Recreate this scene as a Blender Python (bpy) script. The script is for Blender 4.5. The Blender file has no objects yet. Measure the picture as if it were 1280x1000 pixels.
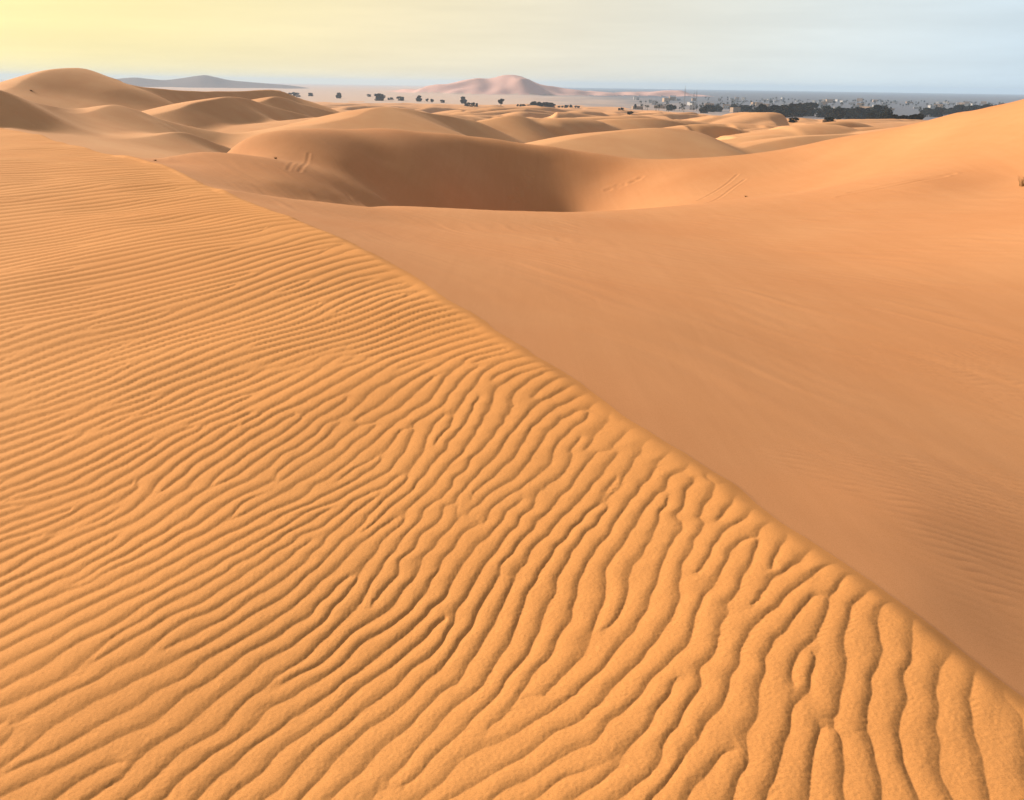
import bpy, math, random, time
import numpy as np
T0 = time.time()
random.seed(7)
rng = np.random.default_rng(11)
F4 = np.float32
sc = bpy.context.scene
COL = sc.collection

# ------------------------------------------------------------------ camera
FPX = 1000.0
CAMH = 1.6
RHO = math.radians(0.84)
PITCH = math.atan((500 - 106) / FPX)
fw = np.array([0, math.cos(PITCH), -math.sin(PITCH)])
up = np.array([0, math.sin(PITCH), math.cos(PITCH)])
rt = np.array([1.0, 0, 0])
r2 = math.cos(RHO) * rt + math.sin(RHO) * up
u2 = math.cos(RHO) * up - math.sin(RHO) * rt


def ray(px, py):
    return fw + (px - 640) / FPX * r2 - (py - 500) / FPX * u2


def at(px, py, r):
    """world point seen at a pixel of the photo, at horizontal range r"""
    v = ray(px, py)
    k = r / math.hypot(v[0], v[1])
    return np.array([v[0] * k, v[1] * k, CAMH + v[2] * k])


def on_plane(px, py, z=0.0):
    v = ray(px, py)
    k = (z - CAMH) / v[2]
    return np.array([v[0] * k, v[1] * k])


def az_of(px, py=110):
    v = ray(px, py)
    return math.atan2(v[0], v[1])


def polar(px, r, z):
    a = az_of(px)
    return np.array([math.sin(a) * r, math.cos(a) * r, z])


# ------------------------------------------------------------------ small numeric tools
def sstep(e0, e1, x):
    t = np.clip((x - e0) / (e1 - e0), 0, 1)
    return t * t * (3 - 2 * t)


def smax(a, b, k):
    h = np.clip(0.5 + 0.5 * (a - b) / k, 0, 1)
    return b + (a - b) * h + k * h * (1 - h)


def catmull(poly, n=6):
    P = np.array(poly, float)
    P = np.vstack([2 * P[0] - P[1], P, 2 * P[-1] - P[-2]])
    out = []
    for i in range(1, len(P) - 2):
        for t in np.linspace(0, 1, n, endpoint=False):
            a, b, c, d = P[i - 1], P[i], P[i + 1], P[i + 2]
            out.append(0.5 * ((2 * b) + (-a + c) * t + (2 * a - 5 * b + 4 * c - d) * t * t + (-a + 3 * b - 3 * c + d) * t ** 3))
    out.append(P[-2])
    return np.array(out)


def polydist(x, y, poly, side=None):
    """distance to polyline, signed (+ on the right of its direction), and extra columns interpolated at the foot"""
    P = np.asarray(poly, float)
    best = np.full(x.shape, 1e18)
    sgn = np.ones(x.shape)
    ext = np.zeros(x.shape + (P.shape[1] - 2,))
    for i in range(len(P) - 1):
        a, b = P[i, :2], P[i + 1, :2]
        dx, dy = b - a
        L2 = dx * dx + dy * dy + 1e-12
        t = np.clip(((x - a[0]) * dx + (y - a[1]) * dy) / L2, 0, 1)
        ex = x - a[0] - t * dx
        ey = y - a[1] - t * dy
        d2 = ex * ex + ey * ey
        m = d2 < best
        best[m] = d2[m]
        cr = ex * dy - ey * dx
        if side is not None:
            side[m] = cr[m] / (np.sqrt(d2[m] * L2) + 1e-9)
        sgn[m] = np.where(cr[m] >= 0, 1.0, -1.0)
        if ext.shape[-1]:
            ext[m] = P[i, 2:] + t[m][:, None] * (P[i + 1, 2:] - P[i, 2:])
    return sgn * np.sqrt(best), ext


def bicubic(A, gx, gy):
    H, W = A.shape
    ix = np.floor(gx).astype(int)
    iy = np.floor(gy).astype(int)
    fx = gx - ix
    fy = gy - iy

    def w(f):
        return (-0.5 * f + f * f - 0.5 * f ** 3, 1 - 2.5 * f * f + 1.5 * f ** 3, 0.5 * f + 2 * f * f - 1.5 * f ** 3, -0.5 * f * f + 0.5 * f ** 3)
    wx = w(fx)
    wy = w(fy)
    out = 0
    for j in range(4):
        row = 0
        yy = (iy + j - 1) % H
        for i in range(4):
            row = row + wx[i] * A[yy, (ix + i - 1) % W]
        out = out + wy[j] * row
    return out


def smooth_noise(n, lam, seed, m=None):
    """tileable gaussian noise n x n cells, correlation ~ lam cells, unit std"""
    r_ = np.random.default_rng(seed)
    m = m or n
    kx = np.fft.fftfreq(n)[None, :]
    ky = np.fft.fftfreq(m)[:, None]
    f = np.exp(-0.5 * (kx * kx + ky * ky) * (lam * 2.2) ** 2)
    z = np.fft.ifft2(np.fft.fft2(r_.standard_normal((m, n))) * f).real
    return z / z.std()


NZ = [smooth_noise(256, 6, s) for s in (1, 2, 3, 4, 5, 6)]


def noise(x, y, lam, k=0):
    """world-space smooth noise of wavelength about lam metres"""
    s = 14.0 / lam
    return bicubic(NZ[k], x * s % 256, y * s % 256)


def phasor_field(nx, ny, cell, theta, lam, n_iter, thetas, lams, bw, seed):
    """complex field whose phase runs across wind ripples; theta (heading of ripple lines) and lam vary over the grid"""
    r_ = np.random.default_rng(seed)
    z = (r_.standard_normal((ny, nx)) + 1j * r_.standard_normal((ny, nx))).astype(np.complex64)
    fx = np.fft.fftfreq(nx, cell)[None, :].astype(F4)
    fy = np.fft.fftfreq(ny, cell)[:, None].astype(F4)
    dth = thetas[1] - thetas[0]
    for it in range(n_iter):
        Z = np.fft.fft2(z).astype(np.complex64)
        out = np.zeros_like(z)
        for th in thetas:
            wt = np.clip(1 - np.abs(theta - th) / dth, 0, 1)
            for li, L in enumerate(lams):
                if len(lams) > 1:
                    dl = math.log(lams[1] / lams[0])
                    w = wt * np.clip(1 - np.abs(np.log(lam / L)) / dl, 0, 1)
                else:
                    w = wt
                if w.max() <= 0:
                    continue
                k0 = 1.0 / L
                nxv, nyv = math.cos(th), -math.sin(th)        # normal to heading (right-hand side)
                kp = fx * nxv + fy * nyv - k0
                kt = -fx * nyv + fy * nxv
                G = np.exp(-0.5 * ((kp / (bw[0] * k0)) ** 2 + (kt / (bw[1] * k0)) ** 2)).astype(F4)
                out += w * np.fft.ifft2(Z * G).astype(np.complex64)
        a = np.abs(out)
        z = out / (a + 0.25 * a.mean())
    return z


def ripple_profile(ph, lee=0.36):
    """0..1 profile of one ripple: rounded back between narrow grooves, steeper on the lee side"""
    t = (ph / (2 * math.pi)) % 1.0
    a = 1 - lee
    u = np.where(t < a, 0.5 * t / a, 0.5 + 0.5 * (t - a) / lee)
    return np.sin(math.pi * u) ** np.where(t < a, 1.0, 0.92)


# ------------------------------------------------------------------ the dunes: one height function
crest_px = [(1280, 903), (1200, 840), (1080, 745), (960, 662), (850, 585), (740, 505), (640, 440), (560, 385), (470, 325), (400, 290), (330, 262), (250, 230), (190, 203), (90, 180), (0, 162)]
crest = [(5.5, -12.0), (3.2, -4.0), (2.2, -0.8), (1.75, 0.75)] + [tuple(on_plane(*p)) for p in crest_px] + [(-26, 32), (-40, 37), (-70, 42)]
CREST = catmull(crest, 7)

ctrl = []
for p in CREST:
    if p[1] > -14 and p[0] > -45:
        ctrl.append((p[0], p[1], 0.0))
ctrl = ctrl[::2]
vis = [
    # the ridge in front of the wind hollow
    (290, 238, 13.6), (400, 252, 15), (480, 259, 17), (540, 264, 18), (600, 267, 19), (650, 268, 19.6), (700, 266.5, 20.5), (760, 265, 21.5), (820, 261, 22.5), (900, 252, 24), (1000, 238, 24.5),
    # far face of the hollow
    (560, 262, 23.8), (560, 235, 25.3), (560, 200, 28.6), (560, 168, 32.3),
    (620, 262, 27.2), (620, 235, 28.9), (620, 200, 31.4), (620, 174, 33.5),
    (690, 263, 29.3), (690, 235, 30.9), (690, 205, 32.7), (690, 184, 34),
    (480, 250, 20.7), (480, 200, 24.9), (480, 161, 30.4),
    (430, 246, 18.9), (430, 200, 22.7), (400, 244, 18.0), (400, 215, 20.6), (350, 228, 18.0), (430, 160, 28), (370, 200, 21.8), (370, 165, 27),
    (300, 222, 18), (300, 196, 21.5), (300, 177, 24.5), (215, 204, 19.6), (240, 194, 21.2),
    (750, 258, 29.6), (750, 225, 32), (750, 193, 34.2), (800, 250, 28.8), (800, 225, 31.3), (850, 245, 27.5), (850, 220, 30.2), (850, 199, 33.5), (920, 194.5, 33.2), (920, 225, 28.5),
    # right hand slope
    (1000, 183, 33), (1000, 212, 28.5), (1028, 176.5, 32.5), (1060, 170, 32), (1100, 163, 31), (1137, 155.7, 30), (1170, 148, 29.2), (1197, 141, 28.4), (1235, 134, 27.3), (1271, 127.5, 26.3),
    (480, 300, 10), (480, 275, 13.2),
]
# shallow bowl right of the crest: pixel + height of the sand there
visz = [(1280, 820, -.11), (1280, 720, -.22), (1280, 600, -.36), (1280, 450, -.44), (1280, 300, -.30), (1280, 220, 0.0),
        (1150, 740, -.05), (1150, 640, -.15), (1150, 480, -.40), (1150, 330, -.50), (1150, 230, -.27), (1000, 600, -.10), (1000, 450, -.34), (1000, 330, -.64), (1000, 280, -.80),
        (820, 510, -.06), (820, 400, -.24), (820, 320, -.55), (820, 285, -.95), (650, 400, -.09), (650, 330, -.30), (650, 290, -.62)]
for p in vis:
    ctrl.append(tuple(at(*p)))
# just behind the front ridge the sand dips out of sight
for px, py, r, dr, dz in [(350, 246, 14.3, 1.2, .07), (400, 252, 15, 1.3, .10), (440, 255.5, 15.9, 1.3, .11), (480, 259, 17, 1.3, .13), (540, 264, 18, 1.3, .15), (600, 267, 19, 1.4, .17), (650, 268, 19.6, 1.4, .17), (700, 266.5, 20.5, 1.4, .15), (760, 265, 21.5, 1.4, .12), (820, 261, 22.5, 1.4, .08),
                          (400, 252, 15, 1.9, .10), (440, 255.5, 15.9, 2.0, .12), (480, 259, 17, 2.3, .17), (540, 264, 18, 3.2, .55), (600, 267, 19, 3.5, .85), (650, 268, 19.6, 3.5, .8), (700, 266.5, 20.5, 3.5, .6)]:
    q = at(px, py, r + dr)
    ctrl.append((q[0], q[1], q[2] - dz))
for px, py, r in [(1028, 176.5, 32.5), (1060, 170, 32), (1100, 163, 31), (1137, 155.7, 30), (1170, 148, 29.2), (1197, 141, 28.4), (1235, 134, 27.3), (1271, 127.5, 26.3)]:
    q = at(px, py, r)
    ctrl.append((q[0] * (r + 2.5) / r, q[1] * (r + 2.5) / r, q[2] - 0.45))
    ctrl.append((q[0] * (r - 2.5) / r, q[1] * (r - 2.5) / r, q[2] - 0.34))
for px, py, z in visz:
    q = on_plane(px, py, z)
    ctrl.append((q[0], q[1], z))
for p in [(620, 24.3, -3.1), (690, 26.3, -3.6), (750, 26, -3.0),
          (190, 22.5, -1.3), (190, 28, -3), (140, 25, -1.2), (90, 29.5, -1.2), (90, 36, -3.2), (0, 38, -1.3), (0, 45, -3.5), (-200, 46, -1.2), (-200, 56, -3),
          (240, 26, -1.4), (240, 33, -3.6), (300, 31, -1.7), (300, 38, -4), (370, 33, -1.7), (370, 41, -4.5), (430, 34, -1.6), (430, 42, -4.6), (490, 36, -1.9), (560, 37, -1.9), (560, 45, -5), (620, 37.5, -2.2), (700, 38, -2.5), (700, 46, -5.5),
          (850, 38, -2.5), (850, 46, -5.5), (1000, 38, -2.2), (1000, 46, -5), (1150, 36.5, -1.6), (1150, 46, -4.5), (1280, 33, -0.6), (1280, 45, -4.5),
          (1500, 23, 2.7), (1500, 30, 1.6), (1500, 45, -4), (1500, 14, 0.06), (1900, 18, 1.0), (1900, 10, -0.42), (1500, 7.5, -0.46)]:
    ctrl.append(tuple(polar(*p)))
ctrl += [(4, -2, -0.4), (8, -2, -1.1), (7, -9, -0.8), (16, 0, 0.3), (26, 5, 1.6), (20, -15, 0.6), (4, 0.5, -0.5), (6, 2.2, -0.75)]
ctrl = np.array(ctrl)


def tps_fit(P, lam=0.012):
    n = len(P)
    d2 = (P[:, None, 0] - P[None, :, 0]) ** 2 + (P[:, None, 1] - P[None, :, 1]) ** 2
    K = 0.5 * d2 * np.log(d2 + 1e-9) + lam * np.eye(n)
    A = np.zeros((n + 3, n + 3))
    A[:n, :n] = K
    A[:n, n] = 1
    A[:n, n + 1:] = P[:, :2]
    A[n, :n] = 1
    A[n + 1:, :n] = P[:, :2].T
    return np.linalg.solve(A, np.concatenate([P[:, 2], np.zeros(3)]))


TW = tps_fit(ctrl)


def tps(x, y):
    out = TW[-3] + TW[-2] * x + TW[-1] * y
    for i in range(len(ctrl)):
        d2 = (x - ctrl[i, 0]) ** 2 + (y - ctrl[i, 1]) ** 2
        out += TW[i] * 0.5 * d2 * np.log(d2 + 1e-9)
    return out


# dunes behind: crest in photo pixels + range, slope (deg) on the viewer's side, slope on the far side
RIDGES = [
    ('D0', [(-200, 84, 52, 32), (-60, 101, 47, 33), (0, 112, 47, 33), (40, 125, 50, 33), (75, 133, 54, 33), (105, 140, 60, 30), (135, 147, 68, 20)], 13),
    ('D1', [(-160, 122, 98, 12), (-40, 117, 100, 13), (8, 112, 103, 15), (30, 101, 106, 16), (60, 88, 109, 15), (95, 84, 112, 17), (115, 87, 115, 22), (140, 98, 121, 29), (165, 106, 128, 31), (200, 111, 136, 32), (270, 114.5, 148, 32), (330, 112, 158, 30), (350, 112, 160, 26), (380, 126, 164, 20)], 16),
    ('D2', [(-10, 168, 40, 9), (20, 159, 43.5, 12), (70, 150, 50, 15), (110, 140, 56, 19), (148, 131, 60, 21), (175, 138, 61, 22), (200, 148, 62, 22), (250, 161, 63, 19), (310, 173, 64, 16)], 15),
    ('D2b', [(105, 188, 45, 16), (150, 178, 46, 18), (195, 169, 49, 20), (222, 164, 52, 28), (243, 169, 54, 31), (268, 180, 56, 28)], 14),
    ('D3', [(185, 146, 80, 18), (225, 135, 84, 26), (255, 126, 89, 29), (280, 121, 95, 31), (310, 124, 102, 31), (345, 134, 109, 30), (390, 145, 115, 27), (430, 152, 120, 20)], 14),
    ('D4', [(300, 131, 112, 22), (330, 125, 118, 28), (350, 121, 123, 31), (375, 128, 130, 31), (410, 138, 135, 28), (450, 147, 140, 20)], 14),
    ('D5', [(385, 158, 64, 11), (430, 147, 67, 12), (460, 138, 70, 13), (485, 134, 73, 15), (512, 137, 77, 23), (545, 143, 82, 28), (590, 150, 87, 24)], 13),
    ('D6', [(670, 186, 49, 10), (730, 173, 52, 12), (770, 166, 55, 12), (830, 160, 58, 13), (865, 163, 61, 16), (890, 172, 63, 22), (915, 183, 65, 22)], 12),
    ('D7', [(912, 189, 60, 16), (950, 179, 63, 18), (1000, 171, 66, 19), (1060, 168, 72, 18), (1120, 166, 78, 14)], 12),
    ('D8', [(560, 158, 92, 14), (600, 152, 95, 16), (640, 144, 98, 20), (668, 150, 103, 28), (715, 158, 108, 24)], 13),
    ('D9', [(720, 154, 125, 14), (770, 149, 128, 16), (810, 148, 132, 22), (860, 154, 137, 26), (900, 160, 142, 20)], 12),
]
# the pale erg on the horizon
BIG = [(400, 116, 2050, 9), (470, 115, 1950, 12), (520, 111, 1850, 15), (545, 106, 1820, 17), (575, 101, 1800, 19), (600, 97.5, 1800, 20), (618, 96.5, 1800, 21), (636, 93.5, 1800, 23), (655, 97.5, 1800, 21), (675, 105, 1810, 18), (700, 111, 1830, 15), (740, 114, 1850, 12), (800, 116, 1900, 10), (830, 113.5, 1950, 12), (845, 113.5, 1950, 12), (870, 118, 2000, 8)]


def ridge_poly(pts):
    rows = []
    for px, py, r, sl in pts:
        p = at(px, py, r)
        rows.append((p[0], p[1], p[2], sl))
    return catmull(rows, 5)


def ridge_height(x, y, P, far_slope, round_far=3.5):
    sd = np.zeros(x.shape)
    d, _ = polydist(x, y, P[:, :2], sd)
    ad = np.abs(d)
    # crest height and slope taken as a soft average along the crest, so flanks stay smooth
    seg = np.hypot(*np.diff(P[:, :2], axis=0).T)
    cum = np.concatenate([[0], np.cumsum(seg)])
    t = np.linspace(0, cum[-1], 60)
    S = np.stack([np.interp(t, cum, P[:, k]) for k in range(P.shape[1])], 1)
    sc_ = np.maximum(cum[-1] / 60 * 0.8, 0.16 * ad)
    w_ = np.zeros(x.shape)
    zc = np.zeros(x.shape)
    sl_ = np.zeros(x.shape)
    for q in S:
        e_ = np.exp(-np.maximum(np.hypot(x - q[0], y - q[1]) - ad, 0) / sc_)
        w_ += e_
        zc += e_ * q[2]
        sl_ += e_ * q[3]
    zc /= w_
    sl_ /= w_
    sl = np.tan(np.radians(sl_))
    k = 0.2 + 1.5 * (1 - sstep(14, 27, sl_))
    near = sl * ad * (ad + 0.55 * k) / (ad + k)
    far = math.tan(math.radians(far_slope)) * ad * ad / (ad + round_far)
    wn = 0.5 + 0.5 * np.clip(sd, -1, 1)
    return zc - near * wn - far * (1 - wn)


def hit(px, py, r0):
    v = ray(px, py)
    v = v / math.hypot(v[0], v[1])
    r = np.arange(r0 * 0.85, r0 * 1.35, 0.03)
    below = CAMH + v[2] * r < tps(v[0] * r, v[1] * r)
    rr = r[np.argmax(below)] if below.any() and not below[0] else r0
    return v * rr


def furrow(x, y, pts, width, depth, berm=0.6):
    """pressed track: pts are photo pixels + range"""
    P = catmull([tuple(hit(*p)[:2]) for p in pts], 5)
    d, _ = polydist(x, y, P)
    u = d / width
    return -depth * np.exp(-u * u * 2.2) + depth * berm * np.exp(-((np.abs(u) - 1.5) ** 2) * 3)


# ------------------------------------------------------------------ sampling grid: rings of range x columns of azimuth
rs = [0.35]
while rs[-1] < 9000:
    r = rs[-1]
    if r < 1.25:
        d = 0.05
    elif r < 45:
        d = min(max(r * r / (CAMH * 800) * 1.35, 0.0032), 0.034 if r < 13 else 0.034 + (r - 13) * 0.0055)
    elif r < 930:
        d = r * 0.0052
    else:
        d = 7.0 if 1640 < r < 2200 else r * 0.02
    rs.append(r + d)
rs = np.array(rs)
azd = np.radians(np.arange(-42.5, 42.5001, 0.066))
left = np.radians(np.concatenate([np.arange(-180, -60, 3.0), np.arange(-60, -42.6, 0.6)]))
right = np.radians(np.concatenate([np.arange(43.1, 60, 0.6), np.arange(60, 179.9, 3.0)]))
azs = np.concatenate([left, azd, right])
NR, NA = len(rs), len(azs)
X = (rs[:, None] * np.sin(azs)[None, :])
Y = (rs[:, None] * np.cos(azs)[None, :])
Rr = np.broadcast_to(rs[:, None], X.shape)
print('grid', NR, NA, NR * NA)

iN = int(np.searchsorted(rs, 75.0))
iF = int(np.searchsorted(rs, 26.0))

# ---- near: rippled top, smooth slopes
xn, yn = X[:iN], Y[:iN]
D = np.empty(xn.shape)
B = np.empty(xn.shape)
for a in range(0, iN, 100):
    s = slice(a, min(a + 100, iN))
    D[s] = polydist(xn[s], yn[s], CREST[:, :2])[0]
    D[s] += 0.014 * noise(xn[s], yn[s], 1.3, 5) + 0.005 * noise(xn[s], yn[s], 0.35, 0)
    B[s] = tps(xn[s], yn[s])
rn = Rr[:iN]
B -= 0.3 * np.maximum(rn - 47, 0)
print('tps', time.time() - T0)

A = 0.010 * noise(xn, yn, 2.3, 0) + 0.05 * noise(xn, yn, 9, 1) * sstep(3, 12, rn)
w = sstep(-0.02, 0.15, D)
# long soft streaks and fine ripples on the smooth slopes
N = A * (1 - w) + B * w

# ---- wind ripples on the rippled top
def ripple_lam(x, y, dc):
    r = np.hypot(x, y)
    near = 0.071 + 0.006 * np.exp(np.minimum(dc, 0) / 0.55) * (1 - sstep(3.2, 5.0, r))
    return (near ** 5 + (0.0208 * r) ** 5) ** 0.2


def ripple_theta(x, y, dc):
    return np.radians(31 - 9 * np.exp(np.minimum(dc, 0) / 0.9) + 5 * noise(x, y, 3.2, 2) + 6.0 * noise(x, y, 0.9, 3) * (1 - 0.75 * sstep(3, 5.5, np.hypot(x, y))))


def ripple_grid(x0, y0, w, h, cell, lams, seed, its, bw):
    nx, ny = int(w / cell), int(h / cell)
    nx += (-nx) % 48
    ny += (-ny) % 48
    cx, cy = np.meshgrid(x0 + np.arange(0, nx, 4) * cell, y0 + np.arange(0, ny, 4) * cell)
    dc, _ = polydist(cx, cy, CREST[:, :2])
    u4 = lambda a: np.repeat(np.repeat(a, 4, 0), 4, 1)[:ny, :nx].astype(F4)
    thetas = np.radians(np.arange(10, 51, 10.0))
    th = np.clip(u4(ripple_theta(cx, cy, dc)), thetas[0], thetas[-1])
    la = np.clip(u4(ripple_lam(cx, cy, dc) * (1 + 0.07 * noise(cx, cy, 1.6, 4))), lams[0], lams[-1])
    return phasor_field(nx, ny, cell, th, la, its, thetas, lams, bw, seed), (x0, y0, cell)


ZA, ga = ripple_grid(-6.5, -1.0, 9.5, 9.0, 0.0125, np.array([0.062, 0.0775, 0.097, 0.121]), 5, 2, (0.17, 0.13))
ZB, gb = ripple_grid(-19.0, 1.0, 21.0, 24.0, 0.026, np.array([0.088, 0.112, 0.143, 0.182, 0.232, 0.295, 0.376]), 6, 4, (0.16, 0.085))
print('phasor', time.time() - T0)

m = (D < 0.6) & (xn > -18.5) & (xn < 2.7) & (yn > -0.7) & (yn < 24.0)
xm, ym, dm, rm = xn[m], yn[m], D[m], rn[m]
lam_m = ripple_lam(xm, ym, dm)
e = np.clip((dm + 0.42) / 0.55, 0, 1.3)
sh = lam_m * 1.1 * e * e
hd = math.radians(24)
jit = 1 - 0.8 * sstep(2.8, 5.5, rm)
xs_ = xm - math.cos(hd) * sh + jit * 0.005 * noise(xm, ym, 0.22, 0)
ys_ = ym + math.sin(hd) * sh + jit * 0.005 * noise(xm, ym, 0.20, 1)
wb = sstep(4.4, 5.3, rm + 0.2 * noise(xm, ym, 0.8, 1))
ka = (wb < 1) & (xs_ > -6.3) & (xs_ < 2.8) & (ys_ > -0.8) & (ys_ < 7.6)
kb = (wb > 0)
z = np.zeros(xm.shape, complex)
z[ka] += (1 - wb[ka]) * bicubic(ZA, (xs_[ka] - ga[0]) / ga[2], (ys_[ka] - ga[1]) / ga[2])
z[kb] += wb[kb] * bicubic(ZB, (xs_[kb] - gb[0]) / gb[2], (ys_[kb] - gb[1]) / gb[2])
amp = np.clip(np.abs(z) / 0.7, 0, 1) ** 0.7
prof = ripple_profile(np.angle(z), 0.36)
hgt = lam_m * 0.083 * (1 + 0.12 * noise(xm, ym, 1.3, 2) * (1 - 0.6 * sstep(3, 6, rm))) * (1 - 0.5 * sstep(5, 11, rm))
fade = (1 - sstep(-0.07, 0.11, dm)) * (1 - 0.5 * sstep(15, 24, rm))
rip = hgt * (prof - 0.6) * amp
# small cross ripples lying in the troughs
tr = np.exp(-((((np.angle(z) / (2 * math.pi)) % 1.0) - 0.12) / 0.16) ** 2)
patch = sstep(0.2, 1.3, noise(xm, ym, 0.55, 3))
q = (xm * math.cos(hd + 1.2) - ym * math.sin(hd + 1.2)) + 0.02 * noise(xm, ym, 0.25, 4)
rip += 0.0005 * tr * patch * np.sin(2 * math.pi * q / 0.030) * (rm < 5)
rip += (0.0004 * noise(xm, ym, 0.16, 5) + 0.00022 * noise(xm, ym, 0.022, 1)) * (rm < 7)
N[m] += rip * fade

# ---- smooth slopes: streaks along the wind, faint ripples on the right
ms = (D > 0.02) & (rn < 40)
xm, ym, dm, rm = xn[ms], yn[ms], D[ms], rn[ms]
c1, s1 = math.cos(math.radians(-38)), math.sin(math.radians(-38))
al = xm * s1 + ym * c1
ac = xm * c1 - ym * s1
fd = sstep(0.1, 0.8, dm)
N[ms] += fd * (0.0016 * noise(ac + 0.12 * noise(xm, ym, 3, 1), al * 0.08, 0.30, 3) * (1 - 0.6 * sstep(18, 24, rm)) + 0.014 * noise(xm, ym, 7.0, 4) * sstep(1.0, 4.0, dm))
az_m = np.arctan2(xm, ym)
zone = sstep(math.radians(9), math.radians(24), az_m + 0.05 * noise(xm, ym, 2.2, 0)) * (1 - sstep(11, 16, rm)) * (0.25 + 0.75 * sstep(-0.8, 0.6, noise(xm, ym, 1.7, 5)))
wq = xm * math.cos(math.radians(103)) - ym * math.sin(math.radians(103)) + 0.05 * noise(xm, ym, 1.6, 1) + 0.010 * noise(xm, ym, 0.35, 2)
N[ms] += fd * zone * 0.0020 * (ripple_profile(2 * math.pi * wq / 0.066, 0.4) - 0.5)
zone2 = sstep(-1.0, 1.2, noise(xm, ym, 3.0, 2)) * sstep(14, 18, rm) * (1 - sstep(24, 30, rm))
N[ms] += fd * zone2 * 0.004 * np.sin(2 * math.pi * (wq + 0.4 * al) / 0.45)
# tracks pressed into the sand
TRACKS = [([(374, 216, 20), (383, 203, 21.9), (386, 190, 23.5)], 0.05, 0.006),
          ([(360, 214, 19.8), (367, 203, 21.6)], 0.05, 0.005),
          ([(872, 252, 25.6), (900, 236, 27.6), (922, 218, 29.5)], 0.06, 0.009), ([(884, 254, 25.4), (912, 238, 27.2), (931, 224, 28.6)], 0.06, 0.009),
          ([(1050, 246, 19.3), (1110, 236, 19.2), (1180, 222, 19.6)], 0.08, 0.010), ([(1064, 241, 19.8), (1130, 229, 19.6), (1190, 219, 19.8)], 0.08, 0.009)]
for pts, wd, dp in TRACKS:
    P = np.array([hit(*p)[:2] for p in pts])
    k = (xm > P[:, 0].min() - 1.5) & (xm < P[:, 0].max() + 1.5) & (ym > P[:, 1].min() - 1.5) & (ym < P[:, 1].max() + 1.5)
    idx = np.where(ms.ravel())[0][k]
    N.ravel()[idx] += furrow(xm[k], ym[k], pts, wd, dp)
# footprints: two short trails
fr = random.Random(3)
FOOT = [((762, 237, 29.6), (800, 224, 31.2), 9), ((640, 252, 29.9), (664, 214, 31.9), 8)]
for a_, b_, n_ in FOOT:
    pa, pb = hit(*a_), hit(*b_)
    for i in range(n_):
        t = i / (n_ - 1)
        cx = pa[0] + (pb[0] - pa[0]) * t + fr.uniform(-.12, .12)
        cy = pa[1] + (pb[1] - pa[1]) * t + fr.uniform(-.12, .12)
        k = (np.abs(xm - cx) < 0.9) & (np.abs(ym - cy) < 0.9)
        idx = np.where(ms.ravel())[0][k]
        dd = ((xm[k] - cx) / 0.11) ** 2 + ((ym[k] - cy) / 0.13) ** 2
        N.ravel()[idx] += -0.022 * np.exp(-dd) + 0.007 * np.exp(-(np.sqrt(dd) - 1.7) ** 2 * 3)
print('near', time.time() - T0)

# ---- far dunes
xf, yf = X[iF:], Y[iF:]
rf = Rr[iF:]
az_f = np.arctan2(xf, yf)
lr = np.log(rf[:, 0])
tb = np.linspace(3, 9.2, 600)
bz = np.interp(tb, np.log([20, 45, 100, 200, 300, 400, 500, 650, 850, 2000, 9000]), [-4.2, -4.2, -4.4, -7.4, -10, -12.3, -14.3, -16.6, -18, -18, -18])
kz = np.exp(-0.5 * (np.arange(-24, 25) / 10.0) ** 2)
bz = np.convolve(np.pad(bz, 24, mode='edge'), kz / kz.sum(), 'valid')
base = np.interp(lr, tb, bz)[:, None] + np.zeros(xf.shape)
rb = 900 - 400 * sstep(0.02, 0.32, az_f)          # where the dune field gives way to the plain
CF = 0.8
fx0, fy0, fwd_, fht = -640.0, -60.0, 1280.0, 1000.0
mx, my = int(fwd_ / CF), int(fht / CF)
cx_, cy_ = np.meshgrid(fx0 + np.arange(0, mx, 8) * CF, fy0 + np.arange(0, my, 8) * CF)
tf = np.radians(40 + 22 * noise(cx_, cy_, 120, 0) + 10 * noise(cx_, cy_, 45, 1))
lf = 30 + 8 * noise(cx_, cy_, 140, 2)
up8f = lambda a: np.repeat(np.repeat(a, 8, 0), 8, 1)[:my, :mx].astype(F4)
thf = np.radians(np.arange(-20, 101, 20.0))
lmf = np.array([20.0, 28.0, 39.2])
ZF = phasor_field(mx, my, CF, np.clip(up8f(tf), thf[0], thf[-1]), np.clip(up8f(lf), 20, 39.2), 2, thf, lmf, (0.3, 0.28), 9)
mf = (rf < 930) & (np.abs(xf) < 630) & (yf > -50) & (yf < 930)
zf = bicubic(ZF, (xf[mf] - fx0) / CF, (yf[mf] - fy0) / CF)
ampf = np.clip(np.abs(zf) / 0.9, 0, 1) ** 0.8
envelope = sstep(42, 62, rf[mf]) * (1 - sstep(0.72, 1.0, rf[mf] / rb[mf] + 0.05 * noise(xf[mf], yf[mf], 70, 3)))
dune = np.zeros(xf.shape)
dune[mf] = (ripple_profile(np.angle(zf), 0.24) - 0.25) * ampf * 3.4 * (0.75 + 0.3 * noise(xf[mf], yf[mf], 110, 4)) * envelope
cs_ = 0.5
ZS = phasor_field(1024, 832, 0.5, np.full((832, 1024), math.radians(38), F4), np.full((832, 1024), 13.0, F4), 2, np.radians(np.array([14.0, 38.0, 62.0])), np.array([13.0]), (0.35, 0.35), 12)
ms2 = (rf < 400) & (np.abs(xf) < 250) & (yf > -20) & (yf < 395)
zs = bicubic(ZS, (xf[ms2] + 256) / cs_, (yf[ms2] + 20) / cs_)
dune[ms2] += (ripple_profile(np.angle(zs), 0.3) - 0.4) * np.clip(np.abs(zs), 0, 1) * 0.95 * sstep(60, 85, rf[ms2]) * (1 - sstep(250, 380, rf[ms2])) * sstep(-0.8, 0.8, noise(xf[ms2], yf[ms2], 60, 2))
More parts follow.
